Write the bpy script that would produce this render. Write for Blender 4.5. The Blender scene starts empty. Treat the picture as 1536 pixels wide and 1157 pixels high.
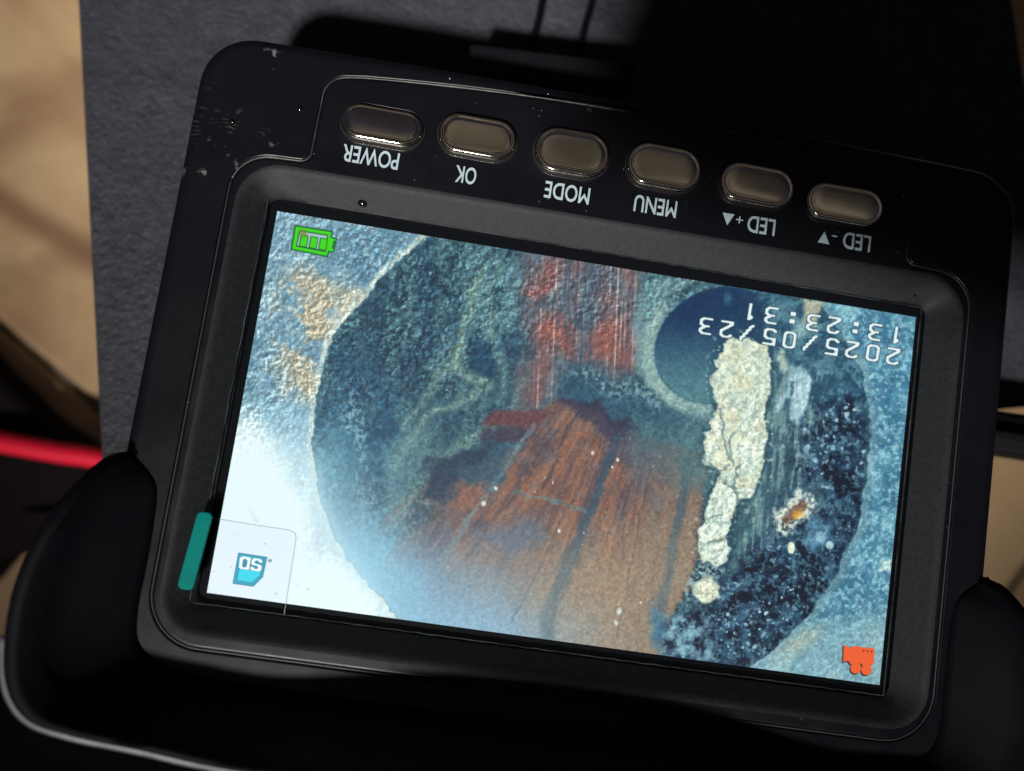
import bpy, bmesh, math, random
import numpy as np
from mathutils import Vector, Matrix
random.seed(3)
# lengths below are millimetres in the frame of the monitor's screen (u to the right, v up the picture,
# z out of the screen, screen at 0); M() turns them into metres above the tiled floor
FLOOR_Z = -78.0
def M(u, v, z): return Vector((u*.001, v*.001, (z-FLOOR_Z)*.001))
sc = bpy.context.scene; col = sc.collection
# ---------------------------------------------------------------- camera
CAM_R = Matrix(((0.9864574355510553, -0.15389568509776383, -0.05672606062759527), (0.1479533550405027, 0.9842040138948847, -0.0972227533320087), (0.07079217879324422, 0.08751329694102242, 0.993644750542274)))
CAM_C = (-16.91469765, -3.22052822, 108.58923506)
cd = bpy.data.cameras.new('camera'); cam = bpy.data.objects.new('camera', cd); col.objects.link(cam)
cam.matrix_world = Matrix.Translation(M(*CAM_C)) @ CAM_R.to_4x4()
cd.sensor_width = 36; cd.lens = 1150/1536*36; cd.clip_start = .004; cd.clip_end = 50
cd.dof.use_dof = True; cd.dof.focus_distance = .108; cd.dof.aperture_fstop = 8.5
sc.camera = cam
# ---------------------------------------------------------------- world: a dim room
w = bpy.data.worlds.new('World'); sc.world = w; w.use_nodes = True
nt = w.node_tree; bg = nt.nodes['Background']
tc = nt.nodes.new('ShaderNodeTexCoord'); sx = nt.nodes.new('ShaderNodeSeparateXYZ'); cr = nt.nodes.new('ShaderNodeValToRGB')
nt.links.new(tc.outputs['Generated'], sx.inputs[0]); nt.links.new(sx.outputs['Z'], cr.inputs[0]); # the dim ceiling is uneven
no = nt.nodes.new('ShaderNodeTexNoise'); no.inputs['Scale'].default_value = 3.2; no.inputs['Detail'].default_value = 1; nt.links.new(tc.outputs['Generated'], no.inputs['Vector'])
mr = nt.nodes.new('ShaderNodeMapRange'); nt.links.new(no.outputs['Fac'], mr.inputs[0]); mr.inputs[1].default_value = .38; mr.inputs[2].default_value = .62; mr.inputs[3].default_value = .35; mr.inputs[4].default_value = 1.15
vm = nt.nodes.new('ShaderNodeVectorMath'); vm.operation = 'SCALE'; nt.links.new(cr.outputs[0], vm.inputs[0]); nt.links.new(mr.outputs[0], vm.inputs['Scale']); nt.links.new(vm.outputs[0], bg.inputs[0])
cr.color_ramp.elements[0].position = .0; cr.color_ramp.elements[0].color = (.016, .014, .022, 1)
cr.color_ramp.elements[1].position = .92; cr.color_ramp.elements[1].color = (.125, .108, .085, 1)
e = cr.color_ramp.elements.new(.80); e.color = (.034, .031, .042, 1)
bg.inputs[1].default_value = 1
# ---------------------------------------------------------------- the one lamp: a hard ceiling light towards the bottom left
ld = bpy.data.lights.new('ceiling_lamp', 'SPOT'); lo = bpy.data.objects.new('ceiling_lamp', ld); col.objects.link(lo)
LD = Vector((-.19, -.80, 1.0)).normalized()
AIM = M(0, 135, -22); lo.location = M(-10, 10, 0)+LD*1.6; lo.rotation_euler = (AIM-lo.location).to_track_quat('-Z', 'Y').to_euler()
ld.spot_size = math.radians(14.2); ld.spot_blend = 1; ld.energy = 290; ld.shadow_soft_size = .065; ld.color = (1.0, .96, .90)
sc.view_settings.view_transform = 'Standard'; sc.view_settings.look = 'None'; sc.view_settings.exposure = 0; sc.view_settings.gamma = 1
sc.view_settings.use_curve_mapping = False
# ---------------------------------------------------------------- measured places (mm)
LABELS = [[('POWER', -35.3, 35.85, 7.9, 2.5)], [('OK', -21.8, 35.6, 3.0, 2.5)], [('MODE', -7.2, 35.55, 6.5, 2.5)], [('MENU', 5.65, 35.8, 6.2, 2.5)],
          [('LED', 21.35, 35.6, 4.1, 2.45), ('+', 18.05, 35.9, 1.05, 1.05), ('^', 16.35, 35.72, 1.75)], [('LED', 35.7, 35.6, 4.15, 2.45), ('-', 32.3, 35.9, .8, .22), ('_', 30.76, 35.4, 1.75)]]
CREASE = [(-48.47, -16.83), (-43, -16.95), (-37.9, -16.98), (-37.1, -17.3), (-36.86, -18.0), (-36.8, -22), (-36.7, -26.8), (-36.7, -28.2)]
TAB = [(-50.51, -26.16), (-48.44, -26.14), (-47.64, -15.87), (-49.65, -15.89)]
DOTS = [(-35.65, 29.95, 1.0, .82), (-46.14, 41.09, 3.02, .42), (-54.96, 37.51, 2.95, .42), (46.26, 29.89, 1.2, .4)]
GRAINS = [(41.94, 43.58, .14), (40.0, 44.4, .07), (41.9, 40.8, .07), (-26.2, 49.2, .1), (-12.0, 49.5, .09)]
BLOCK = [(-24.9, 50), (2.2, 50), (1.84, 62.8), (-24.86, 61.2)]
CORDS = [[(-15.4, 60, -18), (-15.4, 68, -20), (-14.6, 74, -20.5), (-14.2, 84, -21), (-13.5, 100, -21)], [(-6.6, 60, -18), (-6.5, 69, -20), (-6.3, 74, -20.5), (-5.3, 82, -21), (-3.5, 100, -21)]]
CABLE = [(-300, 10, -70), (-170, -8, -66), (-126, -14.6, -64.2), (-113.2, -15.5, -64), (-102, -15.9, -64), (-92.1, -16.1, -64), (-86, -19, -65), (-78, -32, -68), (-60, -58, -72), (-20, -90, -74)]
DARK2 = [(-190, -135, 20), (-140, -100, 24), (-100, -83, 22), (-60, -80, 22), (-20, -86, 24), (30, -96, 24)]
DARK1 = [(-200, -75), (-132, -55), (-115.5, -47.5), (-107.5, -33), (-70, -33), (-70, -20), (-97, -15), (-110, -8.5), (-124.7, 2.5), (-150, 22), (-200, 60)]
JOINT = (-127.68, 10.16)
# ---------------------------------------------------------------- picture shown on the screen
def _table(seed):
    return np.random.RandomState(seed).rand(256, 256).astype(np.float32)
_tabs = {}
def vn(x, y, s):
    if s not in _tabs: _tabs[s] = _table(s)
    T = _tabs[s]
    xi = np.floor(x).astype(np.int32); yi = np.floor(y).astype(np.int32)
    fx = (x - xi).astype(np.float32); fy = (y - yi).astype(np.float32)
    fx = fx*fx*(3-2*fx); fy = fy*fy*(3-2*fy)
    a = T[yi & 255, xi & 255]; b = T[yi & 255, (xi+1) & 255]
    c = T[(yi+1) & 255, xi & 255]; d = T[(yi+1) & 255, (xi+1) & 255]
    return (a*(1-fx)+b*fx)*(1-fy) + (c*(1-fx)+d*fx)*fy
def fbm(x, y, sc, s, n=4, g=.55):
    r = 0; w = 1; t = 0; f = 1/sc
    for k in range(n):
        r = r + w*vn(x*f + 17.3*k, y*f + 9.1*k, s+k); t += w; w *= g; f *= 2.03
    return r/t
def ss(a, b, x):
    t = np.clip((x-a)/(b-a), 0, 1); return t*t*(3-2*t)
def dist_poly(x, y, pts):
    """signed distance, negative inside"""
    n = len(pts); d = np.full(x.shape, 1e9, np.float32); ins = np.zeros(x.shape, bool)
    for i in range(n):
        ax, ay = pts[i]; bx, by = pts[(i+1) % n]
        ex, ey = bx-ax, by-ay; L = ex*ex+ey*ey+1e-9
        t = np.clip(((x-ax)*ex+(y-ay)*ey)/L, 0, 1)
        d = np.minimum(d, (x-ax-t*ex)**2+(y-ay-t*ey)**2)
        if ay != by:
            ins ^= ((ay > y) != (by > y)) & (x < (bx-ax)*(y-ay)/(by-ay)+ax)
    d = np.sqrt(d); return np.where(ins, -d, d)
def dist_line(x, y, pts):
    """distance to a polyline and the position 0..1 along it"""
    d = np.full(x.shape, 1e9, np.float32); tt = np.zeros(x.shape, np.float32); n = len(pts)-1
    for i in range(n):
        ax, ay = pts[i]; bx, by = pts[i+1]; ex, ey = bx-ax, by-ay
        t = np.clip(((x-ax)*ex+(y-ay)*ey)/(ex*ex+ey*ey+1e-9), 0, 1)
        q = (x-ax-t*ex)**2+(y-ay-t*ey)**2; m = q < d
        d = np.where(m, q, d); tt = np.where(m, (i+t)/n, tt)
    return np.sqrt(d), tt
def specks(x, y, cell, s, rmin, rmax, dens):
    """irregular small grains: 0..1 mask"""
    if s not in _tabs: _tabs[s] = _table(s)
    T = _tabs[s]; out = np.zeros(x.shape, np.float32)
    gx = np.floor(x/cell).astype(np.int32); gy = np.floor(y/cell).astype(np.int32)
    for dx in (-1, 0, 1):
        for dy in (-1, 0, 1):
            cx = gx+dx; cy = gy+dy
            r1 = T[cy & 255, cx & 255]; r2 = T[(cy+71) & 255, (cx+13) & 255]
            r3 = T[(cy+31) & 255, (cx+97) & 255]; r4 = T[(cy+5) & 255, (cx+151) & 255]
            ux = x-(cx+r1)*cell; uy = y-(cy+r2)*cell
            an = r4*6.28; q = 0.5+.9*r2
            a = ux*np.cos(an)+uy*np.sin(an); b = (-ux*np.sin(an)+uy*np.cos(an))*(1/q)
            rad = rmin+(rmax-rmin)*r3*r3
            m = (1-ss(rad*.55, rad*1.15, np.sqrt(a*a+b*b)))*(r4 < dens)
            out = np.maximum(out, m*(.45+.55*r1))
    return out
GLYPH = {
 '0': "01110 10001 10001 10001 10001 10001 10001 10001 01110", '1': "00100 01100 00100 00100 00100 00100 00100 00100 00100",
 '2': "01110 10001 00001 00001 00010 00100 01000 10000 11111", '3': "11110 00001 00001 00010 01110 00001 00001 00001 11110",
 '5': "11111 10000 10000 11110 00001 00001 00001 10001 01110", '/': "00001 00001 00010 00010 00100 00100 01000 01000 10000",
 ':': "00000 00000 01100 01100 00000 00000 01100 01100 00000", 'S': "01110 10001 10000 10000 01110 00001 00001 10001 01110",
 'D': "11110 10001 10001 10001 10001 10001 10001 10001 11110"}
def glyph(C, x, y, ch, cx, cy, w, h, ux, uy, col, edge=(28, 48, 58), fat=.36):
    """one on-screen character; (ux,uy) unit vector of its reading direction"""
    m = (np.abs(x-cx) < w+h) & (np.abs(y-cy) < w+h)
    if not m.any(): return
    X = x[m]-cx; Y = y[m]-cy
    a = (X*ux+Y*uy)/w*5+2.5; b = (-X*uy+Y*ux)/h*9+4.5
    d = np.full(X.shape, 9., np.float32); d2 = d.copy()
    rows = GLYPH[ch].split()
    for r in range(9):
        for c in range(5):
            if rows[r][c] == '1':
                d = np.minimum(d, np.maximum(np.abs(a-c-.5), np.abs(b-r-.5)*1.0))
                for rr, cc in ((0, 1), (1, 0), (1, 1), (1, -1)):
                    if 0 <= r+rr < 9 and 0 <= c+cc < 5 and rows[r+rr][c+cc] == '1':
                        for t in (.33, .66):
                            d = np.minimum(d, np.maximum(np.abs(a-c-.5-t*cc), np.abs(b-r-.5-t*rr)))
    sub = C[m]
    k = (1-ss(.75, 1.05, np.minimum(d, 9)))[:, None]*.85
    sub = sub*(1-k)+np.array(edge)*k
    k = (1-ss(fat+.1, fat+.3, d))[:, None]
    sub = sub*(1-k)+np.array(col)*k
    C[m] = sub
def paint(x, y):
    C = np.zeros(x.shape+(3,), np.float32)
    def mix(mask, col):
        nonlocal C
        m = np.clip(mask, 0, 1)[..., None]; C = C*(1-m)+np.array(col, np.float32)*m
    def mul(f):
        nonlocal C
        C = C*(f[..., None] if f.ndim == 2 else f)
    wx = x+10*(fbm(x, y, 30, 11)-.5)+6*(fbm(x, y, 8, 15, 2)-.5); wy = y+10*(fbm(x, y, 30, 21)-.5)+6*(fbm(x, y, 8, 25, 2)-.5)
    wwx = x+34*(fbm(x, y, 40, 31)-.5); wwy = y+34*(fbm(x, y, 40, 41)-.5)
    n1 = fbm(x, y, 60, 51); n2 = fbm(x, y, 14, 61); n3 = fbm(x, y, 5, 71, 3); n4 = fbm(wwx, wwy, 24, 81)
    grain = fbm(x, y, 3.2, 91, 2)
    rel = fbm(x+1.3, y+1.3, 9, 101, 4, .6)-fbm(x-1.3, y-1.3, 9, 101, 4, .6)
    relf = fbm(x+1, y+1, 5.5, 121, 3)-fbm(x-1, y-1, 5.5, 121, 3)
    clump = fbm(wwx, wwy, 26, 141, 3)
    def poly(pts, soft=4, warp=1):
        X, Y = (wx, wy) if warp == 1 else (wwx, wwy) if warp == 2 else (x, y)
        return 1-ss(-soft, soft, dist_poly(X, Y, pts))
    # --- outside the pipe mouth, left
    mix(np.ones_like(x), (112, 148, 168))
    mix(ss(.40, .64, n2)*.65, (152, 180, 194)); mix(ss(.5, .7, n3)*.35, (176, 198, 206)); mix(ss(.56, .40, n4)*.35, (90, 128, 152))
    L1 = poly([(415, 400), (470, 410), (560, 440), (540, 470), (500, 520), (480, 600), (440, 620), (420, 540)], 30, 2)
    mix(L1*ss(.34, .58, n4)*.85, (180, 166, 142)); mix(L1*specks(x, y, 17, 303, 2, 7, .7)*.7, (216, 208, 190))
    mix(poly([(540, 430), (566, 455), (540, 485), (505, 500), (490, 480), (515, 450)], 8, 1)*.7, (196, 190, 176))
    mix(specks(x, y, 9, 305, 1.2, 3.8, .5)*.55*(1-ss(620, 700, y)), (202, 218, 224))
    mix(poly([(470, 330), (640, 350), (560, 430), (500, 400)], 15, 2)*ss(.45, .6, n3)*.55, (60, 98, 124))
    mix((1-ss(0, 90, np.hypot((x-450)*.8, y-350)))*.6, (128, 158, 176))
    mix(ss(395, 330, x+.19*(y-600))*.0, (0, 0, 0))
    # glare in the lower left
    g = ss(590, 690, y+.25*(x-400)+10*(n1-.5)*4); mix(g*.55, (168, 202, 220))
    g2 = 1-ss(.55, 1.0, np.hypot((x-375-.05*(y-780))/125, (y-800)/215)+.35*(n1-.5)); mix(g2*.97, (228, 247, 251))
    g2 = 1-ss(.5, 1.0, np.hypot((x-500)/110, (y-900)/95)+.3*(n1-.5)); mix(g2*.95, (224, 246, 250))
    mix(poly([(395, 610), (470, 600), (478, 730), (530, 840), (480, 800), (420, 700)], 26, 2)*(.25+.5*ss(.42, .6, n2)), (150, 190, 212))
    # --- outside, right
    R = poly([(1180, 430), (1400, 470), (1330, 1050), (1120, 1010), (1150, 985), (1215, 920), (1255, 860), (1285, 790), (1300, 720), (1305, 640), (1290, 560), (1240, 480)], 5, 1)
    mix(R, (84, 134, 160)); mix(R*ss(.46, .62, n2)*.6, (122, 168, 188)); mix(R*ss(.56, .44, n4)*.5, (52, 98, 130))
    mix(R*ss(.54, .66, n3)*.5, (160, 200, 212)); mix(R*specks(x, y, 15, 307, 2, 6, .45)*.7, (168, 206, 216))
    mix(R*ss(900, 1000, y+.2*(x-1200))*.55, (136, 170, 180))
    mix(R*(1-ss(.1, 1, np.hypot((x-1195)/62, (y-968+.5*(x-1195))/26)))*.85, (186, 176, 148)); mix(R*(1-ss(0, 1, np.hypot((x-1192)/16, (y-968)/9)))*.6, (176, 140, 92))
    lr = R*ss(905, 985, y+.15*(x-1250)); mix(lr*.6, (128, 164, 178)); mix(lr*ss(.42, .62, fbm(x*.9+y*.4, (y-.4*x)*.5, 26, 531, 3))*.5, (158, 184, 190)); mix(R*ss(.5, .62, fbm(wwx, wwy, 20, 541, 2))*specks(wx, wy, 24, 309, 4, 9, .5)*.7, (176, 212, 220))
    # --- inside of the big pipe
    mouth = [(665, 340), (640, 362), (600, 388), (566, 425), (548, 452), (520, 478), (500, 505), (488, 535), (474, 600), (469, 680), (478, 742), (500, 802), (540, 862), (592, 920), (640, 1000), (1060, 1040), (1115, 1008), (1150, 985), (1215, 920), (1255, 860), (1285, 790), (1300, 720), (1305, 640), (1292, 560), (1262, 500), (1225, 455), (1150, 330)]
    dm = dist_poly(wx, wy, mouth); IN = 1-ss(-2.5, 2.5, dm)
    mix((1-ss(1, 8, np.abs(dm-5)))*.85*ss(760, 600, x)*(.35+n2), (202, 212, 206))
    mix((1-ss(2, 10, np.abs(dm-6)))*.5*ss(1100, 1200, x), (120, 150, 160))
    mix(IN, (48, 82, 102))
    def inmix(m, c): mix(m*IN, c)
    mix(IN, (54, 86, 102)); inmix(ss(.42, .6, n1)*.55, (40, 68, 88)); inmix(ss(.46, .66, n2)*.4, (82, 118, 128)); inmix(ss(.5, .66, n3)*.45, (104, 138, 146)); inmix(ss(.5, .36, n3)*.5, (26, 48, 68)); inmix(specks(wx, wy, 6, 313, .8, 1.9, .55)*.55, (150, 182, 188))
    inmix(specks(x, y, 8, 311, 1, 2.6, .4)*.5, (140, 176, 186))
    inmix(poly([(500, 520), (560, 540), (620, 640), (610, 740), (520, 700), (478, 640)], 30, 2)*.5, (44, 96, 132))
    inmix(poly([(520, 570), (548, 560), (560, 640), (545, 700), (520, 640)], 12, 2)*ss(.45, .62, n3)*.7, (140, 168, 176))
    inmix(poly([(700, 360), (800, 385), (790, 470), (745, 540), (715, 480)], 20, 2)*ss(.42, .56, n2)*.65, (104, 140, 150))
    inmix(ss(.46, .6, fbm(x*.9+y*.4, (y-.4*x)*.3, 16, 481, 3))*.35*ss(760, 620, y), (96, 130, 138))
    inmix(ss(.5, .62, fbm(x, y*.5, 40, 491, 3))*.45, (40, 70, 94))
    # ridges of mortar
    for pts, w, k in (([(722, 410), (712, 455), (690, 498), (680, 545), (700, 562), (728, 572), (700, 596), (660, 612), (632, 640), (596, 700)], 8, .9),
                      ([(750, 400), (738, 470), (735, 520), (765, 560), (745, 600)], 7, .5), ([(690, 498), (668, 560), (640, 600), (600, 640)], 7, .7),
                      ([(820, 560), (780, 575), (765, 615), (740, 640), (690, 668), (655, 690), (620, 740), (590, 780)], 9, .75)):
        d, t = dist_line(wwx, wwy, pts); inmix((1-ss(w*.1, w*1.7, d+16*(n3-.5)+8*(n2-.5)))*k*(.15+1.05*n3)*(.5+n2), (130, 156, 146)); inmix((1-ss(w*.1, w*1.2, d+14*(n3-.5)))*k*specks(wx, wy, 7, 315, 1, 2.6, .6)*.7, (176, 196, 182))
    inmix(poly([(590, 650), (660, 640), (650, 690), (610, 740), (580, 800), (575, 700)], 12, 2)*.6, (104, 138, 146))
    inmix(poly([(700, 500), (740, 510), (735, 570), (700, 550)], 8, 2)*.7, (28, 62, 92))
    inmix((1-ss(0, 1, np.hypot((x-560)/130, (y-900)/170)))*.95, (98, 172, 206))
    inmix((1-ss(0, 1, np.hypot((x-500)/70, (y-720)/150)))*.4, (92, 160, 190))
    # --- rusty patch with vertical scratches
    sx = x+.04*(y-450)
    st = fbm(sx*1.0, y*.06, 2.6, 401, 3); st2 = fbm(sx, y*.1, 9, 411, 3)
    P = poly([(785, 330), (958, 330), (962, 560), (900, 560), (850, 545), (835, 610), (778, 610), (788, 500)], 20, 2)
    inmix(P*.8, (98, 98, 110)); inmix(P*ss(.42, .6, st2)*.5, (128, 90, 90)); inmix(P*ss(.46, .62, n2)*.35, (100, 126, 138)); inmix(P*ss(.5, .7, st)*.4, (134, 146, 158)); inmix(P*ss(.48, .34, st)*.35, (58, 78, 102)); inmix(P*ss(.52, .38, n2)*.3, (56, 84, 108))
    for q, k in (([(820, 385), (850, 380), (845, 420), (825, 455), (796, 440)], .9), ([(795, 480), (845, 478), (870, 500), (860, 540), (830, 520), (800, 510)], .95), ([(890, 500), (905, 480), (945, 480), (950, 560), (915, 550), (890, 530)], .95),
                 ([(795, 520), (830, 520), (815, 600), (785, 600)], .6), ([(870, 380), (890, 382), (885, 410), (868, 400)], .5), ([(930, 395), (955, 400), (950, 440), (935, 430)], .5), ([(905, 440), (930, 445), (935, 480), (910, 480)], .5)):
        inmix(poly(q, 15, 2)*k*(.3+.9*st)*(.5+.8*n2), (152, 88, 80))
    for q in ((818, 470), (833, 500), (920, 520)): inmix((1-ss(0, 1, np.hypot((x-q[0])/22, (y-q[1])/14)))*.4*(.4+st), (186, 116, 84))
    for lx, k in ((833, .6), (812, .45), (926, .7), (933, .6), (939, .5), (868, .35), (914, .4), (952, .5)):
        inmix(P*(1-ss(.6, 1.8, np.abs(sx-lx)))*k*ss(.3, .6, fbm(x, y, 30, 421+lx)), (188, 182, 180))
    inmix(poly([(845, 545), (965, 560), (1050, 640), (900, 640), (840, 600)], 14, 2)*.6, (58, 92, 114))
    inmix(poly([(840, 545), (930, 565), (1000, 600), (980, 612), (900, 580)], 8, 2)*ss(.4, .6, n3)*.7, (128, 156, 162))
    # --- bore of the side pipe
    inmix(poly([(965, 420), (1060, 415), (1000, 450), (985, 510), (1005, 570), (1070, 605), (1070, 640), (1000, 610), (958, 560), (948, 490)], 8, 1)*.7, (132, 162, 166))
    inmix(poly([(958, 420), (990, 425), (975, 490), (1000, 580), (960, 560)], 14, 2)*ss(.42, .6, n3)*.5, (70, 112, 128))
    bd = np.hypot((x-1078)/96, (y-518+.12*(x-1078))/87)
    B = 1-ss(.975, 1.02, bd+.02*(n2-.5)); mix(1-ss(.02, .10, np.abs(bd-1.09)+.07*(n2-.5)), (140, 164, 164)) if False else None; inmix((1-ss(.04, .15, np.abs(bd-1.11)+.12*(n2-.5)))*ss(1080, 1010, x-.4*(y-560))*.8*(.5+n3), (148, 172, 170)); mix(B, (24, 56, 92)); mix(B*ss(450, 600, y), (86, 126, 138)); mix(B*(1-ss(0, 1, np.hypot((x-1040)/60, (y-475)/32)))*.6, (18, 50, 88))
    mix(B*(1-ss(0, 1, np.hypot((x-1092)/10, (y-448)/16)))*.7, (84, 126, 150)); mix(B*ss(1085, 1140, x)*.6, (36, 66, 92))
    # --- upper right, behind the clock
    U = poly([(1130, 440), (1290, 460), (1300, 560), (1290, 700), (1165, 640), (1155, 510)], 12, 2)
    inmix(U*.8, (46, 84, 110)); inmix(U*ss(.5, .62, n2)*.6, (104, 146, 160)); mix(poly([(1200, 440), (1238, 450), (1228, 490), (1205, 480)], 6, 2)*.9, (184, 180, 160)); mix(poly([(1190, 470), (1215, 490), (1195, 520), (1185, 500)], 7, 2)*.7, (150, 180, 184))
    mix(poly([(1252, 450), (1300, 462), (1282, 480), (1262, 478)], 5, 2)*.8, (140, 184, 196)); mix(poly([(1150, 450), (1190, 448), (1180, 480), (1160, 476)], 8, 2)*.5, (110, 150, 164))
    inmix(poly([(1030, 625), (1070, 640), (1060, 760), (950, 700), (960, 640)], 24, 2)*.6, (84, 122, 134))
    # --- red brown planks of the bed
    K = poly([(735, 612), (830, 612), (905, 622), (950, 650), (1060, 690), (1052, 790), (1035, 860), (1005, 930), (985, 1010), (640, 1010), (560, 900), (545, 820), (580, 750), (640, 705), (690, 690), (760, 690), (790, 660), (715, 655)], 7, 2)
    th = np.arctan2(1085-x, y-240)*560; K = K*(1-ss(330, 420, th+90*(fbm(th, np.hypot(x-1085, y-240)*.1, 9, 461, 3)-.5)))
    rr = np.hypot(x-1085, y-240); u = np.arctan2(1085-x, y-240)*560; v = rr
    pk = fbm(u, v*.10, 4, 431, 3); pk2 = fbm(u, v*.25, 26, 441, 3)
    inmix(K, (118, 82, 76)); inmix(K*ss(.40, .62, pk2)*.65, (150, 98, 76)); inmix(K*ss(.54, .66, fbm(wwx, wwy, 34, 521, 3))*.6, (78, 70, 86)); inmix(K*ss(.54, .38, pk2)*.55, (86, 74, 88)); inmix(K*ss(.5, .68, pk)*.28, (158, 128, 114)); inmix(K*ss(.48, .34, pk)*.33, (74, 62, 72)); inmix(K*ss(.54, .68, n2)*.3, (104, 112, 124))
    inmix(K*ss(760, 900, y+.2*(x-850))*.75, (160, 132, 110)); inmix(K*ss(930, 980, x+.1*(y-800))*ss(640, 700, y)*.5, (132, 116, 106))
    inmix(K*(1-ss(0, 1, np.hypot((x-970)/60, (y-680)/60)))*.6, (84, 106, 118))
    inmix(K*poly([(720, 790), (800, 778), (830, 800), (790, 830), (740, 815)], 14, 2)*.7, (92, 104, 126))
    inmix(K*(1-ss(.5, 1.05, (y-(690+.42*(x-560))*.0-(1030-.55*(x-560)))/-150+0))*0, (0, 0, 0))
    fade = ss(765, 975, y+.55*(700-x)+30*(n1-.5)); inmix(K*fade*ss(900, 720, x)*.92, (108, 150, 184)); inmix(K*ss(900, 975, y+.15*(x-760))*ss(980, 800, x)*.55, (128, 156, 178))
    gl = 1-ss(.25, 1.0, np.hypot((x-535)/150, (y-915)/165)+.25*(fbm(x*.96+y*.3, (y-.3*x)*.2, 8, 471, 3)-.5)); inmix(gl*.85, (112, 170, 202))
    inmix((1-ss(0, 1, np.hypot((x-700)/250, (y-990)/105)))*.6, (140, 176, 200)); bloom = (1-ss(.2, 1, np.hypot((x-425)/250, (y-860)/285)))
    inmix(poly([(640, 700), (700, 668), (770, 672), (752, 720), (700, 720), (668, 745), (640, 740)], 8, 2)*.85, (44, 62, 86)); inmix(poly([(690, 700), (760, 660), (790, 665), (740, 740), (715, 745)], 8, 2)*.5, (72, 104, 120))
    inmix(poly([(700, 722), (722, 716), (728, 750), (700, 762), (676, 752)], 7, 2)*.8, (138, 94, 84))
    inmix(poly([(718, 640), (740, 616), (828, 616), (800, 652), (770, 640)], 4, 1)*.8, (104, 62, 70)); inmix(poly([(715, 648), (775, 640), (800, 655), (770, 664), (720, 660)], 4, 1)*.7, (58, 54, 76))
    inmix(poly([(830, 612), (900, 600), (960, 640), (930, 668), (890, 640)], 7, 2)*.8, (60, 56, 78))
    inmix(poly([(860, 655), (905, 652), (895, 700), (875, 735), (800, 738), (815, 690)], 16, 2)*.4*(.4+pk), (152, 100, 78)); inmix(poly([(845, 770), (872, 768), (850, 820), (835, 800)], 7, 2)*.45, (164, 112, 84))
    for pts, w0, w1, c, k in (([(928, 655), (900, 730), (880, 780), (850, 850), (822, 940), (815, 1000)], 4, 17, (54, 78, 100), .9), ([(1035, 690), (1022, 760), (1008, 830), (994, 900), (985, 960)], 6, 12, (56, 84, 106), .85),
                              ([(770, 738), (820, 750), (880, 768)], 2, 3, (104, 124, 130), .8), ([(850, 640), (835, 690), (815, 730)], 2, 3, (66, 60, 76), .6), ([(802, 640), (780, 665), (760, 700), (725, 750), (690, 800), (660, 840)], 4, 5, (112, 138, 148), .6)):
        d, t = dist_line(wx, wy, pts); w = w0+(w1-w0)*t; inmix((1-ss(w*.35, w*1.35, d+7*(n2-.5)))*k*(.7+.5*(n3-.3)), c)
    for pts, w in (([(880, 700), (835, 800), (770, 930)], 2.2), ([(975, 700), (955, 800), (925, 960)], 2.0), ([(780, 720), (700, 840)], 2.4), ([(830, 650), (760, 760)], 2.0)):
        d, t = dist_line(wx, wy, pts); inmix(K*(1-ss(w*.3, w*1.4, d+3*(n2-.5)))*.5*(.4+n2), (72, 66, 78))
    inmix(K*ss(700, 800, x-.2*(y-700))*ss(740, 860, y)*.35*(.5+pk), (172, 146, 120))
    inmix(K*.10, (100, 140, 155))
    inmix(K*specks(x, y, 26, 321, .8, 2.0, .4)*.7, (190, 200, 196)); inmix(K*specks(x, y, 14, 323, .7, 1.7, .3)*.5, (72, 74, 84))
    for bx, by, br in ((889, 680, 4), (926, 690, 4), (918, 701, 3), (744, 733, 4), (838, 797, 4), (726, 755, 6), (929, 917, 7), (925, 935, 5), (829, 724, 2), (960, 905, 2), (876, 800, 2)):
        inmix((1-ss(br*.4, br*.95, np.hypot((x-bx)*1.2+(n2-.5)*4, (y-by)*.9+(n3-.5)*4)))*.85, (214, 224, 216))
    inmix((1-ss(.1, 1, np.hypot((x-1045)/75, (y-695)/70)))*.8, (84, 116, 124)); inmix((1-ss(.1, 1, np.hypot((x-985)/70, (y-655)/36)))*.6, (78, 108, 120))
    # --- dark wet right side with grains
    D = poly([(1165, 640), (1220, 600), (1296, 600), (1302, 700), (1285, 790), (1255, 862), (1212, 925), (1150, 990), (1020, 1000), (985, 960), (1010, 925), (1070, 920), (1100, 850), (1120, 790), (1160, 700)], 12, 2)
    inmix(D*.94, (26, 46, 70)); inmix(D*ss(.52, .4, n2)*.8, (10, 20, 38)); inmix(D*ss(.54, .68, n2)*.55, (70, 108, 130)); inmix(D*ss(.55, .68, n3)*.5, (110, 146, 160))
    S = poly([(1200, 580), (1296, 600), (1302, 720), (1270, 800), (1230, 780), (1215, 700), (1170, 690)], 20, 2)
    S2 = poly([(1090, 860), (1180, 850), (1225, 880), (1150, 980), (1030, 990), (1080, 920)], 20, 2)
    ck = ss(.42, .56, clump); inmix(D*ss(.5, .66, clump)*.35, (86, 128, 154)); inmix(np.maximum(S, S2)*specks(wx, y, 12, 331, 2.0, 5.4, .7)*(.25+.75*ck), (182, 212, 224)); inmix(D*specks(wx, wy, 8, 333, 1, 3, .55)*.75*(.2+.8*ck), (150, 188, 210)); inmix(D*specks(wx, wy, 15, 335, 2, 5, .3)*.5, (96, 140, 168))
    inmix(poly([(1000, 925), (1060, 915), (1075, 990), (1030, 1010), (995, 985)], 12, 2)*ss(.3, .7, n2)*.85, (140, 178, 192))
    inmix(poly([(985, 900), (1000, 930), (990, 990), (972, 960)], 9, 2)*.7, (70, 120, 150))
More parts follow.
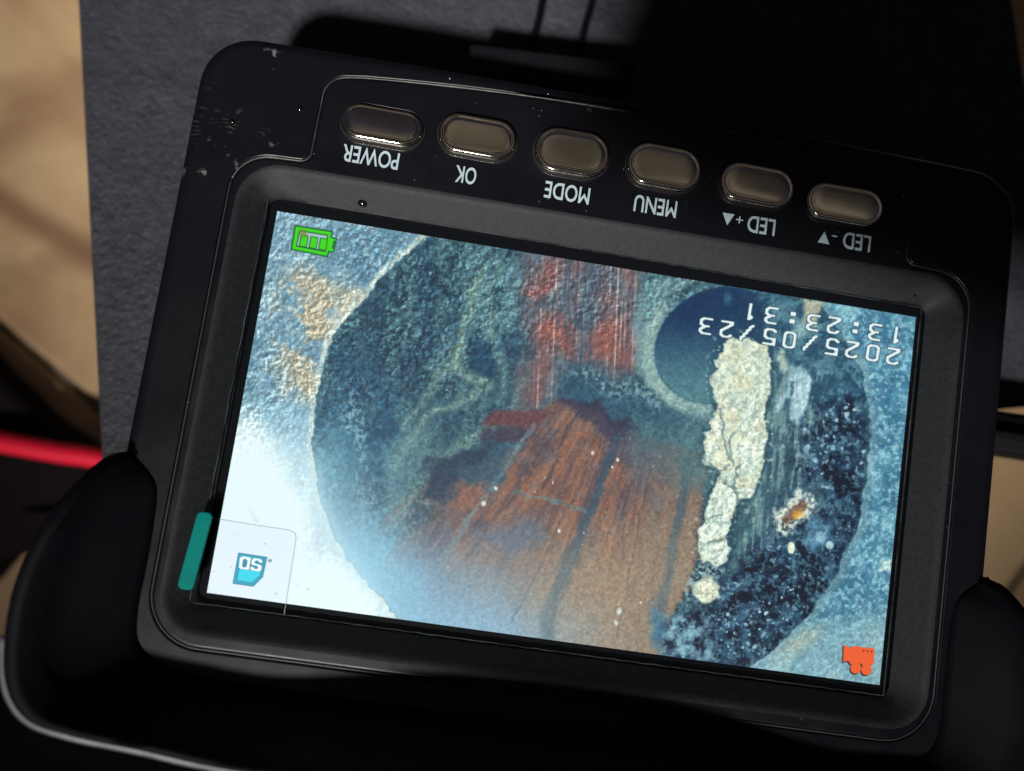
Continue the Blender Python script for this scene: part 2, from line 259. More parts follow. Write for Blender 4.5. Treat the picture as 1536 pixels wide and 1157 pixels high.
    inmix(poly([(1150, 560), (1176, 540), (1184, 680), (1170, 760), (1140, 810), (1100, 850), (1110, 760), (1150, 700)], 16, 2)*.8, (88, 122, 130)); inmix(poly([(1150, 650), (1210, 650), (1200, 740), (1160, 780), (1140, 760)], 18, 2)*.6, (70, 100, 116))
    vs_ = fbm(x+.1*y, y*.16, 5, 551, 3); Q = poly([(1150, 520), (1240, 560), (1225, 660), (1200, 760), (1140, 830), (1100, 850), (1110, 760), (1145, 700)], 18, 2)
    inmix(Q*ss(.48, .66, vs_)*.6, (132, 158, 160)); inmix(Q*ss(.5, .36, vs_)*.4, (44, 72, 92)); inmix(Q*specks(wx, wy, 16, 343, 2, 5, .4)*.7, (168, 192, 186))
    inmix((1-ss(.2, 1, np.hypot((x-1225)/30, (y-800)/42)))*.75*(.6+.8*n2), (108, 158, 186)); inmix((1-ss(.2, 1, np.hypot((x-1222)/24, (y-745)/36)))*.5, (110, 150, 160))
    # white streak left of the grains
    W2 = poly([(1188, 548), (1206, 552), (1217, 570), (1214, 606), (1206, 620), (1200, 636), (1184, 630), (1188, 600), (1180, 596), (1172, 612), (1160, 620), (1180, 580)], 4, 1)
    inmix(W2*.9, (160, 190, 202)); inmix(W2*ss(.5, .65, fbm(x, y*.15, 4, 451, 2))*.6, (196, 206, 218)); inmix(poly([(1186, 572), (1192, 574), (1190, 596), (1184, 592)], 2, 1)*.85, (70, 100, 118))
    inmix(poly([(1172, 520), (1180, 530), (1184, 552), (1174, 558), (1168, 540)], 4, 1)*.8, (176, 190, 176))
    # --- white crusted strip
    Wp = [(1087, 513), (1118, 508), (1150, 522), (1156, 545), (1152, 580), (1146, 622), (1150, 660), (1141, 700), (1137, 722), (1128, 745), (1106, 752), (1094, 778), (1090, 812), (1096, 826), (1086, 846), (1074, 852), (1054, 842), (1051, 806), (1057, 764), (1070, 738), (1084, 712), (1073, 700), (1055, 694), (1060, 650), (1074, 616), (1068, 586), (1072, 550)]
    dw = dist_poly(x+16*(fbm(x, y, 15, 501, 3)-.5), y+14*(fbm(x, y, 15, 511, 3)-.5), Wp)+4*(n3-.5); W = 1-ss(-2.5, 2.5, dw)
    inmix((1-ss(0, 12, dw))*.35, (26, 50, 70)); inmix(W, (212, 224, 214)); inmix(W*ss(690, 640, y)*.4, (208, 206, 180)); inmix(W*ss(.5, .7, n2)*.6, (236, 240, 226)); inmix(W*ss(.5, .36, n3)*.5, (152, 170, 164)); inmix(W*ss(.48, .36, n2)*.35, (170, 190, 188)); inmix(W*ss(.5, .4, n4)*.35, (206, 196, 160))
    inmix(W*specks(x, y, 10, 341, 1, 2.6, .35)*.55, (120, 138, 138)); inmix(W*ss(1120, 1150, x)*ss(600, 680, y)*.0, (0, 0, 0))
    for pts in ([(1078, 614), (1086, 640), (1084, 656), (1094, 690)], [(1140, 590), (1128, 620), (1104, 650), (1092, 664)], [(1094, 664), (1098, 700)], [(1056, 694), (1080, 706), (1092, 700)], [(1106, 752), (1102, 735), (1082, 716)], [(1104, 752), (1098, 730), (1108, 700)], [(1062, 780), (1084, 770)], [(1060, 815), (1090, 805)]):
        d, t = dist_line(wx, wy, pts); inmix((1-ss(.6, 3, d))*.75, (112, 132, 136))
    inmix(poly([(1136, 586), (1144, 590), (1112, 652), (1100, 656)], 2, 1)*.7, (214, 224, 216))
    inmix((1-ss(0, 26, np.abs(dw)))*specks(wx, wy, 10, 345, 1.5, 4.5, .5)*.8, (190, 206, 198))
    bb = np.hypot(wx-1060, (wy-885)); inmix((1-ss(17, 23, bb)), (208, 212, 194)); inmix((1-ss(9, 13, np.hypot(wx-1061, wy-884)))*.7, (236, 234, 212)); inmix((1-ss(14, 20, bb))*ss(.5, .38, n3)*.5, (156, 162, 146))
    inmix(poly([(1050, 846), (1086, 850), (1076, 866), (1040, 872), (1030, 900), (1020, 880)], 6, 2)*ss(.35, .6, n3)*.9, (150, 172, 172))
    # crumb of brown rock with white around
    inmix(poly([(1160, 780), (1178, 760), (1196, 742), (1214, 748), (1222, 768), (1206, 790), (1188, 806), (1164, 800)], 6, 2)*(.35+.9*ss(.35, .6, n3)), (196, 204, 196))
    inmix(poly([(1172, 778), (1190, 758), (1206, 752), (1212, 762), (1196, 778), (1180, 784)], 4, 1)*.85, (112, 82, 70)); inmix(poly([(1190, 770), (1204, 762), (1206, 774), (1194, 782)], 3, 1)*.9, (206, 158, 76))
    inmix((1-ss(5, 9, np.hypot((x-1187)*1.3, (y-822)*.8)))*1., (222, 224, 202)); inmix((1-ss(4, 8, np.hypot(x-1245, y-818)))*.9, (188, 214, 224)); inmix((1-ss(5, 11, np.hypot(x-1231, y-806)))*.6, (160, 200, 214))
    mix(poly([(1320, 842), (1334, 840), (1336, 858), (1322, 858)], 3, 1)*.8, (206, 220, 214))
    # overall grain, contrast
    dk = IN*(1-B)
    rs = (1-g*.7)*(1-.55*K*IN)*(1-B*.85)
    mul(1+np.clip(rel*.5*(.3+1.4*ss(.4, .6, n1)), -.12, .16)*rs); mul(1+np.clip(relf*.95*(.4+1.2*ss(.38, .6, n4)), -.16, .26)*rs)
    mul(.87+.26*grain); mul(.92+.16*n3)
    C = (C-96)*1.13+93; C = C*np.array([.985, 1.005, .98], np.float32); C = np.clip(C, 6, 255)
    hot = g*0
    # white-out of the glare
    hw = np.clip((1-ss(.35, .95, np.hypot((x-372)/110, (y-800)/200)))+(1-ss(.3, 1, np.hypot((x-480)/95, (y-905)/80))), 0, 1)*(1-IN)
    mix(hw, (230, 248, 252))
    mix(bloom*.78*IN, (180, 224, 240)); mix(bloom*.6*(1-IN)*ss(560, 660, y), (226, 246, 251)); rimf = (1-ss(0, 26, np.abs(dm)))*ss(640, 720, y)*ss(620, 540, x); mix(rimf*.45, (190, 228, 240)); mix((1-ss(0, 1, np.hypot((x-620)/380, (y-950)/240)))*.42*IN, (158, 204, 228))
    # the film's square patch above the card sign
    fl = poly([(300, 776), (318, 778), (436, 795), (446, 802), (430, 910), (280, 890)], 1.5, 0); mix(fl*.25, (214, 222, 238))
    fl2 = poly([(300, 690), (430, 700), (446, 802), (300, 776)], 30, 0); mix(fl2*(1-IN)*.0, (0, 0, 0))
    d, t = dist_line(x, y, [(368, 752), (376, 768), (384, 782)]); mix((1-ss(0, 5, d+(x > 376)*0))*.35*t, (176, 196, 208))
    # LCD dot structure
    mul(1+.05*np.sin(x*1.45+y*.22)*np.sin(y*1.45-x*.22))
    # --- signs drawn over the picture
    ux, uy = -.9878, -.1555   # reading direction of the upside-down text
    for ch, gx, gy in (('2', 1340, 534.4), ('0', 1309.6, 529.4), ('2', 1278.5, 524.5), ('5', 1248.5, 520.0), ('/', 1215.5, 514.4), ('0', 1184.5, 510.0), ('5', 1155, 505), ('/', 1120.6, 499), ('2', 1090, 494), ('3', 1058.8, 489),
                       ('1', 1344, 502.5), ('3', 1313, 498), (':', 1281.8, 492.5), ('2', 1251, 488), ('3', 1220, 484), (':', 1187.2, 477.5), ('3', 1157.2, 473.2), ('1', 1125, 467.4)):
        glyph(C, x, y, ch, gx, gy, 19, 25, ux, uy, (226, 244, 246))
    def T(px, py, qx, qy, a, b):   # local frame
        return
    # battery
    def quad(pts, col, soft=.7): mix(1-ss(-soft, soft, dist_poly(x, y, pts)), col)
    GR = (58, 214, 8); DG = (12, 92, 44)
    quad([(441.5, 337), (499, 346), (497, 354.5), (505.5, 357), (501, 379), (494, 378), (491.5, 386), (435.5, 374.5)], DG)
    quad([(443.5, 339.5), (497, 348), (495, 356), (503, 359), (499.5, 377), (492, 376), (490, 383.5), (438, 373)], GR)
    quad([(448.5, 345), (492, 352), (487.5, 378), (443.5, 369.5)], DG); quad([(450, 346.8), (490.3, 353.4), (486.3, 376), (445.3, 368)], (166, 190, 200)); 
    for bx in (0, 14.6, 29): quad([(451+bx, 351.5+bx*.165), (462.5+bx, 353.2+bx*.165), (460+bx, 371.5+bx*.165), (447.8+bx, 369.2+bx*.165)], DG); quad([(452.2+bx, 352.8+bx*.165), (461.2+bx, 354.2+bx*.165), (459+bx, 370+bx*.165), (449.4+bx, 368.2+bx*.165)], GR)
    quad([(500, 361), (502.3, 361.5), (500, 373), (497.5, 372.5)], DG, .6)
    mix((1-ss(3, 7.5, np.hypot(x-454.5, (y-350)*.8)))*.7, (118, 128, 40))
    # card sign
    quad([(357, 829.5), (400.5, 836), (394, 866), (379.5, 880.5), (348.5, 876)], (20, 120, 156))
    quad([(358.5, 831.5), (398.5, 837.5), (392.3, 865.2), (379, 878.5), (350.5, 874.5)], (28, 168, 200))
    quad([(361.5, 835), (395.5, 840), (390, 864), (378, 876), (353.5, 872)], (14, 110, 150)); quad([(362.2, 836.5), (394.4, 841.3), (389, 863.6), (377.6, 874.6), (354.9, 871.2)], (24, 214, 234))
    quad([(361.5, 834), (396.5, 839), (392.5, 858), (356.8, 853)], (30, 140, 170), 1)
    glyph(C, x, y, 'S', 384.2, 847.8, 14.5, 18, ux, uy, (240, 250, 252), (18, 110, 140), .62); glyph(C, x, y, 'D', 366.6, 845.2, 14.5, 18, ux, uy, (240, 250, 252), (18, 110, 140), .62)
    for bx, by, br, k in ((404.5, 841.5, 2.6, .75), (397, 816, 1.4, .4), (346, 851, 1.3, .4), (320, 858, 1.2, .4), (414, 891, 1.3, .5), (350, 800, 1, .3), (355, 803, .9, .3), (445, 880, 1.2, .25), (462, 884, 1.6, .3), (447, 872, 1, .25), (408, 872, 1, .3), (462, 871, 1, .25)):
        mix((1-ss(br*.6, br*1.2, np.hypot((x-bx)*.8, y-by)))*k, (96, 116, 124))
    # film camera sign
    OR = (238, 96, 48); DK = (70, 44, 32)
    for off, col in (((-2.0, 1.9), DK), ((0, 0), OR)):
        ox, oy = off
        quad([(1266.2+ox, 967+oy), (1276+ox, 974+oy), (1278+ox, 969.5+oy), (1312.2+ox, 973.5+oy), (1311+ox, 996+oy), (1306+ox, 1000+oy), (1276+ox, 997+oy), (1272.5+ox, 991.5+oy), (1265+ox, 993.5+oy)], col)
        for cx, cy in ((1284, 1003.2), (1300, 1005.4)): mix(1-ss(7.2, 8.6, np.hypot(x-cx-ox, y-cy-oy)), col)
    quad([(1290, 996), (1294, 996.5), (1292, 1000)], DK, .8)
    for cx, cy in ((1295.5, 976.6), (1301.5, 977.3), (1307.7, 978.2)): mix(1-ss(1, 1.9, np.hypot(x-cx, y-cy)), (122, 42, 26))
    return np.clip(C, 0, 255)/255
# ---------------------------------------------------------------- helpers
def obj(name, me, mat=None, parent=None, **props):
    o = bpy.data.objects.new(name, me); col.objects.link(o)
    if mat is not None and me is not None: me.materials.append(mat)
    if parent is not None: o.parent = parent; o.matrix_parent_inverse = parent.matrix_world.inverted()
    for k, v in props.items(): o[k] = v
    return o
def empty(name, loc, **props):
    o = bpy.data.objects.new(name, None); col.objects.link(o); o.location = loc; o.empty_display_size = .01
    bpy.context.view_layer.update()
    for k, v in props.items(): o[k] = v
    return o
def mesh(name, verts, faces, smooth=True):
    me = bpy.data.meshes.new(name); me.from_pydata([tuple(v) for v in verts], [], faces); me.update()
    if smooth: me.polygons.foreach_set('use_smooth', [True]*len(me.polygons))
    return me
def loft(name, rings, closed=True, cap0=False, cap1=False, smooth=True):
    n = len(rings[0]); V = [p for r in rings for p in r]; F = []
    for k in range(len(rings)-1):
        for i in range(n if closed else n-1):
            j = (i+1) % n; F.append((k*n+i, k*n+j, (k+1)*n+j, (k+1)*n+i))
    if cap0: F.append(tuple(range(n))[::-1])
    if cap1: F.append(tuple((len(rings)-1)*n+i for i in range(n)))
    me = mesh(name, V, F, smooth)
    bm = bmesh.new(); bm.from_mesh(me); bmesh.ops.recalc_face_normals(bm, faces=bm.faces); bm.to_mesh(me); bm.free()
    return me
def sharp(me, deg=35):
    bm = bmesh.new(); bm.from_mesh(me)
    for e in bm.edges:
        if len(e.link_faces) == 2 and e.calc_face_angle(0) > math.radians(deg): e.smooth = False
    bm.to_mesh(me); bm.free(); return me
def fillet(pts, radii, seg=10):
    out = []; n = len(pts)
    for i in range(n):
        p = Vector(pts[i]); a = Vector(pts[i-1])-p; b = Vector(pts[(i+1) % n])-p; r = radii[i]
        if r < .01: out.append(tuple(p)); continue
        la, lb = a.length, b.length; a.normalize(); b.normalize()
        ang = a.angle(b); t = r/math.tan(ang/2); t = min(t, la*.49, lb*.49); r = t*math.tan(ang/2)
        bis = (a+b).normalized(); c = p+bis*(r/math.sin(ang/2)); s = p+a*t-c; e = p+b*t-c
        a0 = math.atan2(s.y, s.x); a1 = math.atan2(e.y, e.x); d = (a1-a0+math.pi) % (2*math.pi)-math.pi
        for k in range(seg+1): q = a0+d*k/seg; out.append((c.x+r*math.cos(q), c.y+r*math.sin(q)))
    return out
def densify(pts, step):
    out = []; n = len(pts)
    for i in range(n):
        a = Vector(pts[i]); b = Vector(pts[(i+1) % n]); m = max(1, int((b-a).length/step))
        for k in range(m): out.append(tuple(a.lerp(b, k/m)))
    return out
def ray_to(pts, angs):
    """where rays from the centre at the given angles meet a closed outline"""
    out = []
    for q in angs:
        dx, dy = math.cos(q), math.sin(q); best = 0
        for i in range(len(pts)):
            ax, ay = pts[i]; bx, by = pts[(i+1) % len(pts)]; ex, ey = bx-ax, by-ay
            den = dx*ey-dy*ex
            if abs(den) < 1e-12: continue
            t = (ax*ey-ay*ex)/den; s = (ax*dy-ay*dx)/den
            if t > 0 and -1e-6 <= s <= 1+1e-6: best = max(best, t)
        out.append((dx*best, dy*best))
    return out
def offset(pts, d):
    out = []; n = len(pts)
    for i in range(n):
        a = Vector(pts[i-1]); b = Vector(pts[(i+1) % n]); t = (b-a)
        if t.length < 1e-9: out.append(pts[i]); continue
        t.normalize(); out.append((pts[i][0]+t.y*d, pts[i][1]-t.x*d))
    return out
def tube(name, pts, r, seg=8, closed=False):
    """round tube through points (metres)"""
    P = [Vector(p) for p in pts]; n = len(P); rings = []; up = Vector((0, 0, 1))
    for i in range(n):
        if closed: t = P[(i+1) % n]-P[i-1]
        else: t = P[min(i+1, n-1)]-P[max(i-1, 0)]
        t.normalize(); s = t.cross(up)
        if s.length < 1e-4: s = Vector((1, 0, 0))
        s.normalize(); q = s.cross(t).normalized()
        rings.append([P[i]+(s*math.cos(2*math.pi*k/seg)+q*math.sin(2*math.pi*k/seg))*(r if not callable(r) else r(i/n)) for k in range(seg)])
    if closed: rings.append(rings[0])
    return loft(name, rings, cap0=not closed, cap1=not closed)
def box(name, pts, z0, z1, bev=.4, tilt=None, seg=3):
    """rounded prism from an outline (mm), bevelled top"""
    n = len(pts); rings = [[M(u, v, z0) for u, v in pts]]
    for k in range(seg+1):
        q = math.pi/2*k/seg; ins = bev*(1-math.cos(q)); zz = z1-bev+bev*math.sin(q)
        rings.append([M(u, v, zz) for u, v in offset(pts, -ins)])
    if tilt:
        for r in rings:
            for p in r: p.z += tilt(p)
    return sharp(loft(name, rings, cap0=True, cap1=True), 40)
def catmull(P, m):
    out = []; n = len(P)
    for i in range(n-1):
        p0, p1, p2, p3 = (np.array(P[max(i-1, 0)]), np.array(P[i]), np.array(P[i+1]), np.array(P[min(i+2, n-1)]))
        for k in range(m):
            t = k/m; out.append(.5*((2*p1)+(-p0+p2)*t+(2*p0-5*p1+4*p2-p3)*t*t+(-p0+3*p1-3*p2+p3)*t**3))
    out.append(np.array(P[-1])); return out
# ---------------------------------------------------------------- materials
def mat(name, base, rough=.5, spec=.5, metal=0):
    m = bpy.data.materials.new(name); m.use_nodes = True; b = m.node_tree.nodes['Principled BSDF']
    b.inputs['Base Color'].default_value = (*base, 1); b.inputs['Roughness'].default_value = rough
    b.inputs['Specular IOR Level'].default_value = spec; b.inputs['Metallic'].default_value = metal
    return m
def N(m, t, **kw):
    n = m.node_tree.nodes.new(t)
    for k, v in kw.items():
        if k in n.inputs.keys() if hasattr(n.inputs, 'keys') else False: n.inputs[k].default_value = v
        else: setattr(n, k, v)
    return n
def noise(m, scale, detail=4, rough=.6, dist=0, vec=None):
    n = m.node_tree.nodes.new('ShaderNodeTexNoise'); n.inputs['Scale'].default_value = scale; n.inputs['Detail'].default_value = detail
    n.inputs['Roughness'].default_value = rough; n.inputs['Distortion'].default_value = dist
    if vec is None:
        g = m.node_tree.nodes.new('ShaderNodeNewGeometry'); vec = g.outputs['Position']
    m.node_tree.links.new(vec, n.inputs['Vector']); return n.outputs['Fac']
def ramp(m, fac, stops):
    r = m.node_tree.nodes.new('ShaderNodeValToRGB'); m.node_tree.links.new(fac, r.inputs[0]); el = r.color_ramp.elements
    while len(el) > 1: el.remove(el[-1])
    el[0].position = stops[0][0]; c = stops[0][1]; el[0].color = (*(c if hasattr(c, '__len__') else (c,)*3), 1)
    for p, c in stops[1:]:
        x = el.new(p); x.color = (*(c if hasattr(c, '__len__') else (c,)*3), 1)
    return r.outputs[0]
def math_(m, op, a, b=None):
    n = m.node_tree.nodes.new('ShaderNodeMath'); n.operation = op
    for i, q in enumerate((a, b)):
        if q is None: continue
        if isinstance(q, (int, float)): n.inputs[i].default_value = q
        else: m.node_tree.links.new(q, n.inputs[i])
    return n.outputs[0]
def mixc(m, fac, a, b):
    n = m.node_tree.nodes.new('ShaderNodeMix'); n.data_type = 'RGBA'
    for i, q in ((0, fac), (6, a), (7, b)):
        if isinstance(q, (int, float)): n.inputs[i].default_value = q
        elif isinstance(q, tuple): n.inputs[i].default_value = (*q, 1)
        else: m.node_tree.links.new(q, n.inputs[i])
    return n.outputs[2]
def bsdf(m): return m.node_tree.nodes['Principled BSDF']
def link(m, a, inp): m.node_tree.links.new(a, bsdf(m).inputs[inp])
def bump(m, h, strength, dist=.0001):
    n = m.node_tree.nodes.new('ShaderNodeBump'); n.inputs['Strength'].default_value = strength; n.inputs['Distance'].default_value = dist
    m.node_tree.links.new(h, n.inputs['Height']); link(m, n.outputs[0], 'Normal')
def near(m, u, v, z, r, su=1, sv=1):
    """1 at a place on the thing, falling to 0 at r mm"""
    g = m.node_tree.nodes.new('ShaderNodeNewGeometry'); s = m.node_tree.nodes.new('ShaderNodeVectorMath'); s.operation = 'SUBTRACT'
    m.node_tree.links.new(g.outputs['Position'], s.inputs[0]); s.inputs[1].default_value = M(u, v, z)
    k = m.node_tree.nodes.new('ShaderNodeVectorMath'); k.operation = 'MULTIPLY'; m.node_tree.links.new(s.outputs[0], k.inputs[0]); k.inputs[1].default_value = (su, sv, 1)
    l = m.node_tree.nodes.new('ShaderNodeVectorMath'); l.operation = 'LENGTH'; m.node_tree.links.new(k.outputs[0], l.inputs[0])
    q = math_(m, 'DIVIDE', l.outputs['Value'], r*.001); n = m.node_tree.nodes.new('ShaderNodeMath'); n.operation = 'SUBTRACT'; n.use_clamp = True
    n.inputs[0].default_value = 1; m.node_tree.links.new(q, n.inputs[1]); return n.outputs[0], k.outputs[0]

def black_plastic(name, base, rough, dust=.5, grain=3500, gs=.12):
    m = mat(name, base, rough, .4)
    d = ramp(m, noise(m, 420, 3, .55), [(.70, 0), (.76, dust)])          # dust grains
    d2 = ramp(m, noise(m, 60, 5, .7), [(.55, 0), (.8, .02)])             # hand grease
    f = math_(m, 'ADD', d, d2)
    link(m, mixc(m, f, base, (.085, .085, .09)), 'Base Color')
    link(m, ramp(m, noise(m, 90, 5, .65), [(.3, rough-.08), (.7, rough+.1)]), 'Roughness')
    bump(m, noise(m, grain, 2), gs, .00005)
    return m
m_shell = mat('satin black plastic', (.016, .016, .019), .42, .4)
def shell_wear(m):
    base = (.0026, .0026, .0042)
    f = ramp(m, noise(m, 420, 3, .55), [(.71, 0), (.77, .35)])
    # finger print near the upper left corner
    a, vec = near(m, -55.5, 38, 3, 6.5, 1, .9)
    wv = m.node_tree.nodes.new('ShaderNodeTexWave'); wv.wave_type = 'RINGS'; wv.inputs['Scale'].default_value = 520; wv.inputs['Distortion'].default_value = 9
    wv.inputs['Detail'].default_value = 1; wv.inputs['Detail Scale'].default_value = .6
    m.node_tree.links.new(vec, wv.inputs['Vector'])
    fp = math_(m, 'MULTIPLY', math_(m, 'MULTIPLY', ramp(m, a, [(.0, 0), (.35, 1)]), ramp(m, wv.outputs['Fac'], [(.55, 0), (.9, 1)])), ramp(m, noise(m, 260, 3, .6), [(.56, 0), (.74, .2)]))
    b, _ = near(m, -54, 33, 3, 9, 1, 1.3)
    sm = math_(m, 'MULTIPLY', ramp(m, b, [(0, 0), (.4, 1)]), ramp(m, noise(m, 330, 4, .5), [(.62, 0), (.68, .5)]))
    c, _ = near(m, -51, 47.5, 3, 2.6, 1, 1.5)
    sm2 = math_(m, 'MULTIPLY', ramp(m, c, [(0, 0), (.4, 1)]), ramp(m, noise(m, 600, 3, .5), [(.6, 0), (.66, .6)]))
    f = math_(m, 'MAXIMUM', math_(m, 'MAXIMUM', f, fp), math_(m, 'MAXIMUM', sm, sm2))
    link(m, mixc(m, f, base, (.16, .16, .165)), 'Base Color')
    link(m, ramp(m, noise(m, 80, 5, .65), [(.3, .28), (.7, .40)]), 'Roughness'); bump(m, noise(m, 3000, 2), .15, .00005)
shell_wear(m_shell)
m_plate = black_plastic('smooth black plastic', (.0022, .0023, .004), .34, .3, 3000, .08)
m_rubber = black_plastic('black rubber', (.0018, .0018, .0032), .6, .05, 1500, .15)
bsdf(m_rubber).inputs['Specular IOR Level'].default_value = .06
for q in (m_plate, m_shell): bsdf(q).inputs['Specular IOR Level'].default_value = .22
m_groove = mat('groove', (.004, .004, .005), .7, .2)
m_bezel = mat('textured bezel plastic', (.03, .031, .033), .6, .16)
link(m_bezel, ramp(m_bezel, noise(m_bezel, 1500, 3, .7), [(.3, (.0046, .0056, .0066)), (.7, (.0094, .0110, .0128))]), 'Base Color')
bump(m_bezel, noise(m_bezel, 2600, 2), .5, .00006)
m_glass = mat('black glass border', (.0015, .002, .003), .25, .12)
m_trim = mat('worn edge of the plate', (.03, .03, .03), .5)
link(m_trim, ramp(m_trim, noise(m_trim, 300, 5, .7), [(.38, (.006, .006, .007)), (.58, (.035, .035, .036)), (.76, (.15, .15, .15))]), 'Base Color')
m_trimd = mat('edge of the plate', (.014, .014, .016), .5)
m_chrome = mat('dark chrome', (.72, .67, .58), .12, .5, 1)
link(m_chrome, ramp(m_chrome, noise(m_chrome, 350, 4, .7), [(.3, .04), (.7, .13)]), 'Roughness'); bump(m_chrome, noise(m_chrome, 70, 1), .35, .0008)
m_print = mat('pale blue print', (.24, .31, .345), .6, .3)
m_teal = mat('teal plastic tab', (.006, .25, .215), .7, .05)
link(m_teal, ramp(m_teal, noise(m_teal, 200, 3), [(.3, (.0008, .105, .095)), (.7, (.0015, .135, .12))]), 'Base Color')
# ---------------------------------------------------------------- monitor
mon = empty('inspection_monitor', M(0, 0, -22), label='black handheld inspection camera monitor with six buttons and a lit screen', category='monitor')
top = [(u, 48.95-1.9*(u/38)**2) for u in np.linspace(38, -38, 25)]
T0 = [(-53.6, -33.4), (53.6, -33.4), (53.6, 33.2), (43.4, 33.6)]+[(43.2, 46.2)]+top+[(-43.2, 46.2)]+[(-43.4, 33.6), (-53.6, 33.2)]
TR = [7, 7, 7, 1.6]+[5.5]+[0]*len(top)+[5.5]+[1.6, 7]
Tout = densify(fillet(T0, TR, 12), 1.2)
ang = [math.atan2(v, u) for u, v in Tout]
B0 = [(-60.8, -44), (60.0, -44), (60.0, 49.9), (30, 50.7), (0, 51.0), (-30, 50.9), (-60.8, 50.3)]
Bout = ray_to(fillet(B0, [8, 8, 7.5, 0, 0, 0, 7.5], 14), ang)
gr_o = offset(Tout, .28); gr_i = offset(Tout, -.05)
R = []
for ins, z in ((2.0, -22), (.9, -20), (.2, -8), (0, 1.2), (.12, 2.0), (.45, 2.6), (1.1, 2.97), (1.8, 3.0), (2.0, 3.0)): R.append([M(u, v, z) for u, v in offset(Bout, -ins)])
R.append([M(u, v, 3.0) for u, v in offset(gr_o, .3)]); R.append([M(u, v, 3.0) for u, v in offset(gr_o, .12)]); R.append([M(u, v, 2.85) for u, v in gr_o]); R.append([M(u, v, 2.3) for u, v in offset(gr_o, -.06)])
obj('body_shell', sharp(loft('body_shell', R, cap0=True), 60), m_shell, mon)
op0 = fillet([(-52.0, -31.3), (52.2, -31.3), (52.2, 32.2), (-52.0, 32.0)], [5, 5, 5.5, 5.5], 14)
in0 = fillet([(-48.7, -28.2), (48.7, -28.2), (48.7, 28.6), (-48.7, 28.6)], [1.5]*4, 14)
opA = ray_to(op0, ang); inA = ray_to(in0, ang)
R = [[M(u, v, 2.3) for u, v in gr_i], [M(u, v, 2.9) for u, v in gr_i], [M(u, v, 3.08) for u, v in offset(Tout, -.22)], [M(u, v, 3.1) for u, v in offset(Tout, -.4)], [M(u, v, 3.1) for u, v in offset(Tout, -.5)]]
R.append([M(u, v, 3.1) for u, v in offset(opA, .75)]); R.append([M(u, v, 3.1) for u, v in offset(opA, .6)])
plate = obj('face_plate', sharp(loft('face_plate', R), 50), m_plate, mon)
R = [[M(u, v, z) for u, v in offset(opA, d)] for d, z in ((.6, 3.1), (.35, 3.07), (.1, 3.0), (-.15, 2.88), (-.4, 2.72))]
for t in np.linspace(0.06, 1, 7):
    z = 2.72-2.3*t; R.append([M(a[0]*(1-t)+b[0]*t, a[1]*(1-t)+b[1]*t, z) for a, b in zip(offset(opA, -.4), inA)])
R.append([M(u, v, .05) for u, v in inA])
obj('bezel', sharp(loft('bezel', R), 50), m_bezel, mon)
obj('screen_border', loft('screen_border', [[M(u, v, -.15) for u, v in inA], [M(u*.2, v*.2, -.15) for u, v in inA]], cap1=True), m_glass, mon)
# grooves' bright worn edge, as a fine bead in the seam
n = len(Tout); topi = [i for i in range(n) if Tout[i][1] > 29 and Tout[i][0] < 26]
i0 = next(i for i in range(n) if Tout[i][1] > 29 and Tout[i][0] < 26)
seq = []; i = i0
while Tout[i % n][1] > 29 and (Tout[i % n][0] < 26.5): seq.append(i % n); i += 1
gm = offset(Tout, .12)
obj('seam_trim', tube('seam_trim', [M(*gm[k], 2.92) for k in seq], lambda t: .00015+.00004*math.sin(t*37), 6), m_trim, mon)
rest = [k % n for k in range(seq[-1], seq[-1]+n-len(seq)+1)]
obj('seam_trim', tube('seam_trim', [M(*gm[k], 2.80) for k in rest], .00012, 6), m_trimd, mon)
# ---- rubber bumper round the far half of the monitor
half = [(-60.6, -9.6, 2.9, -60.2, -9.4), (-61.9, -10.3, 6.0, -58.0, -10.8), (-63.6, -14, 9.5, -55.6, -13.5), (-65.3, -18.8, 11.8, -55.0, -18.5), (-66.6, -25, 12.5, -54.9, -24), (-66.8, -31.3, 12.5, -54.9, -29.5),
        (-65.5, -37.8, 12.5, -54.0, -33.6), (-62.3, -41.6, 12.5, -50.6, -35.9), (-56.8, -42.9, 12.5, -46, -36.7), (-49, -43.5, 12.5, -38, -37), (-38.6, -44.2, 13, -28, -37.2), (-20, -43.6, 15.5, -15, -37.3), (0, -43.6, 16, 0, -37.4)]
full = half+[(-a-.6, b, c, -d, e) for a, b, c, d, e in half[:-1][::-1]]
path = catmull(full, 10); R = []
for a, b, h, c, d in path:
    o = Vector((a, b)); f = Vector((c, d)); dd = (f-o); L = max(dd.length, .2); dn = dd/L
    hh = max(h, 2.95); row = []
    for q, z in ((-.2, -21), (-.35, -16), (0.0, 2), (-.05, hh-2.2), (.15, hh-1.0), (.7, hh-.3), (1.5, hh), (2.4, hh-.25)):
        q = min(q, L*.5); p = o+dn*q; row.append(M(p.x, p.y, z))
    for t in (.3, .5, .75, .92, 1.0):
        p = o+dd*max(t, 2.5/max(L, 2.6) if t < 1 else 1); z = 3.05+(hh-.4-3.05)*(1-t)**1.0; row.append(M(p.x, p.y, max(z, 3.05)))
    row.append(M(f.x, f.y, 2.5)); R.append(row)
obj('rubber_bumper', sharp(loft('rubber_bumper', R, closed=False), 60), m_rubber, mon)
m_rim_hl = mat('painted bumper highlight', (.06, .06, .063), .45, .4)
link(m_rim_hl, ramp(m_rim_hl, noise(m_rim_hl, 250, 4, .7), [(.3, (.03, .03, .033)), (.7, (.10, .10, .105))]), 'Base Color')
obj('rim_highlight', tube('rim_highlight', [r[4]*.5+r[3]*.5 for r in R[52:-52]], .0007, 10), m_rim_hl, mon)  # pale tube painted in for light caught on the bumper's lower edge
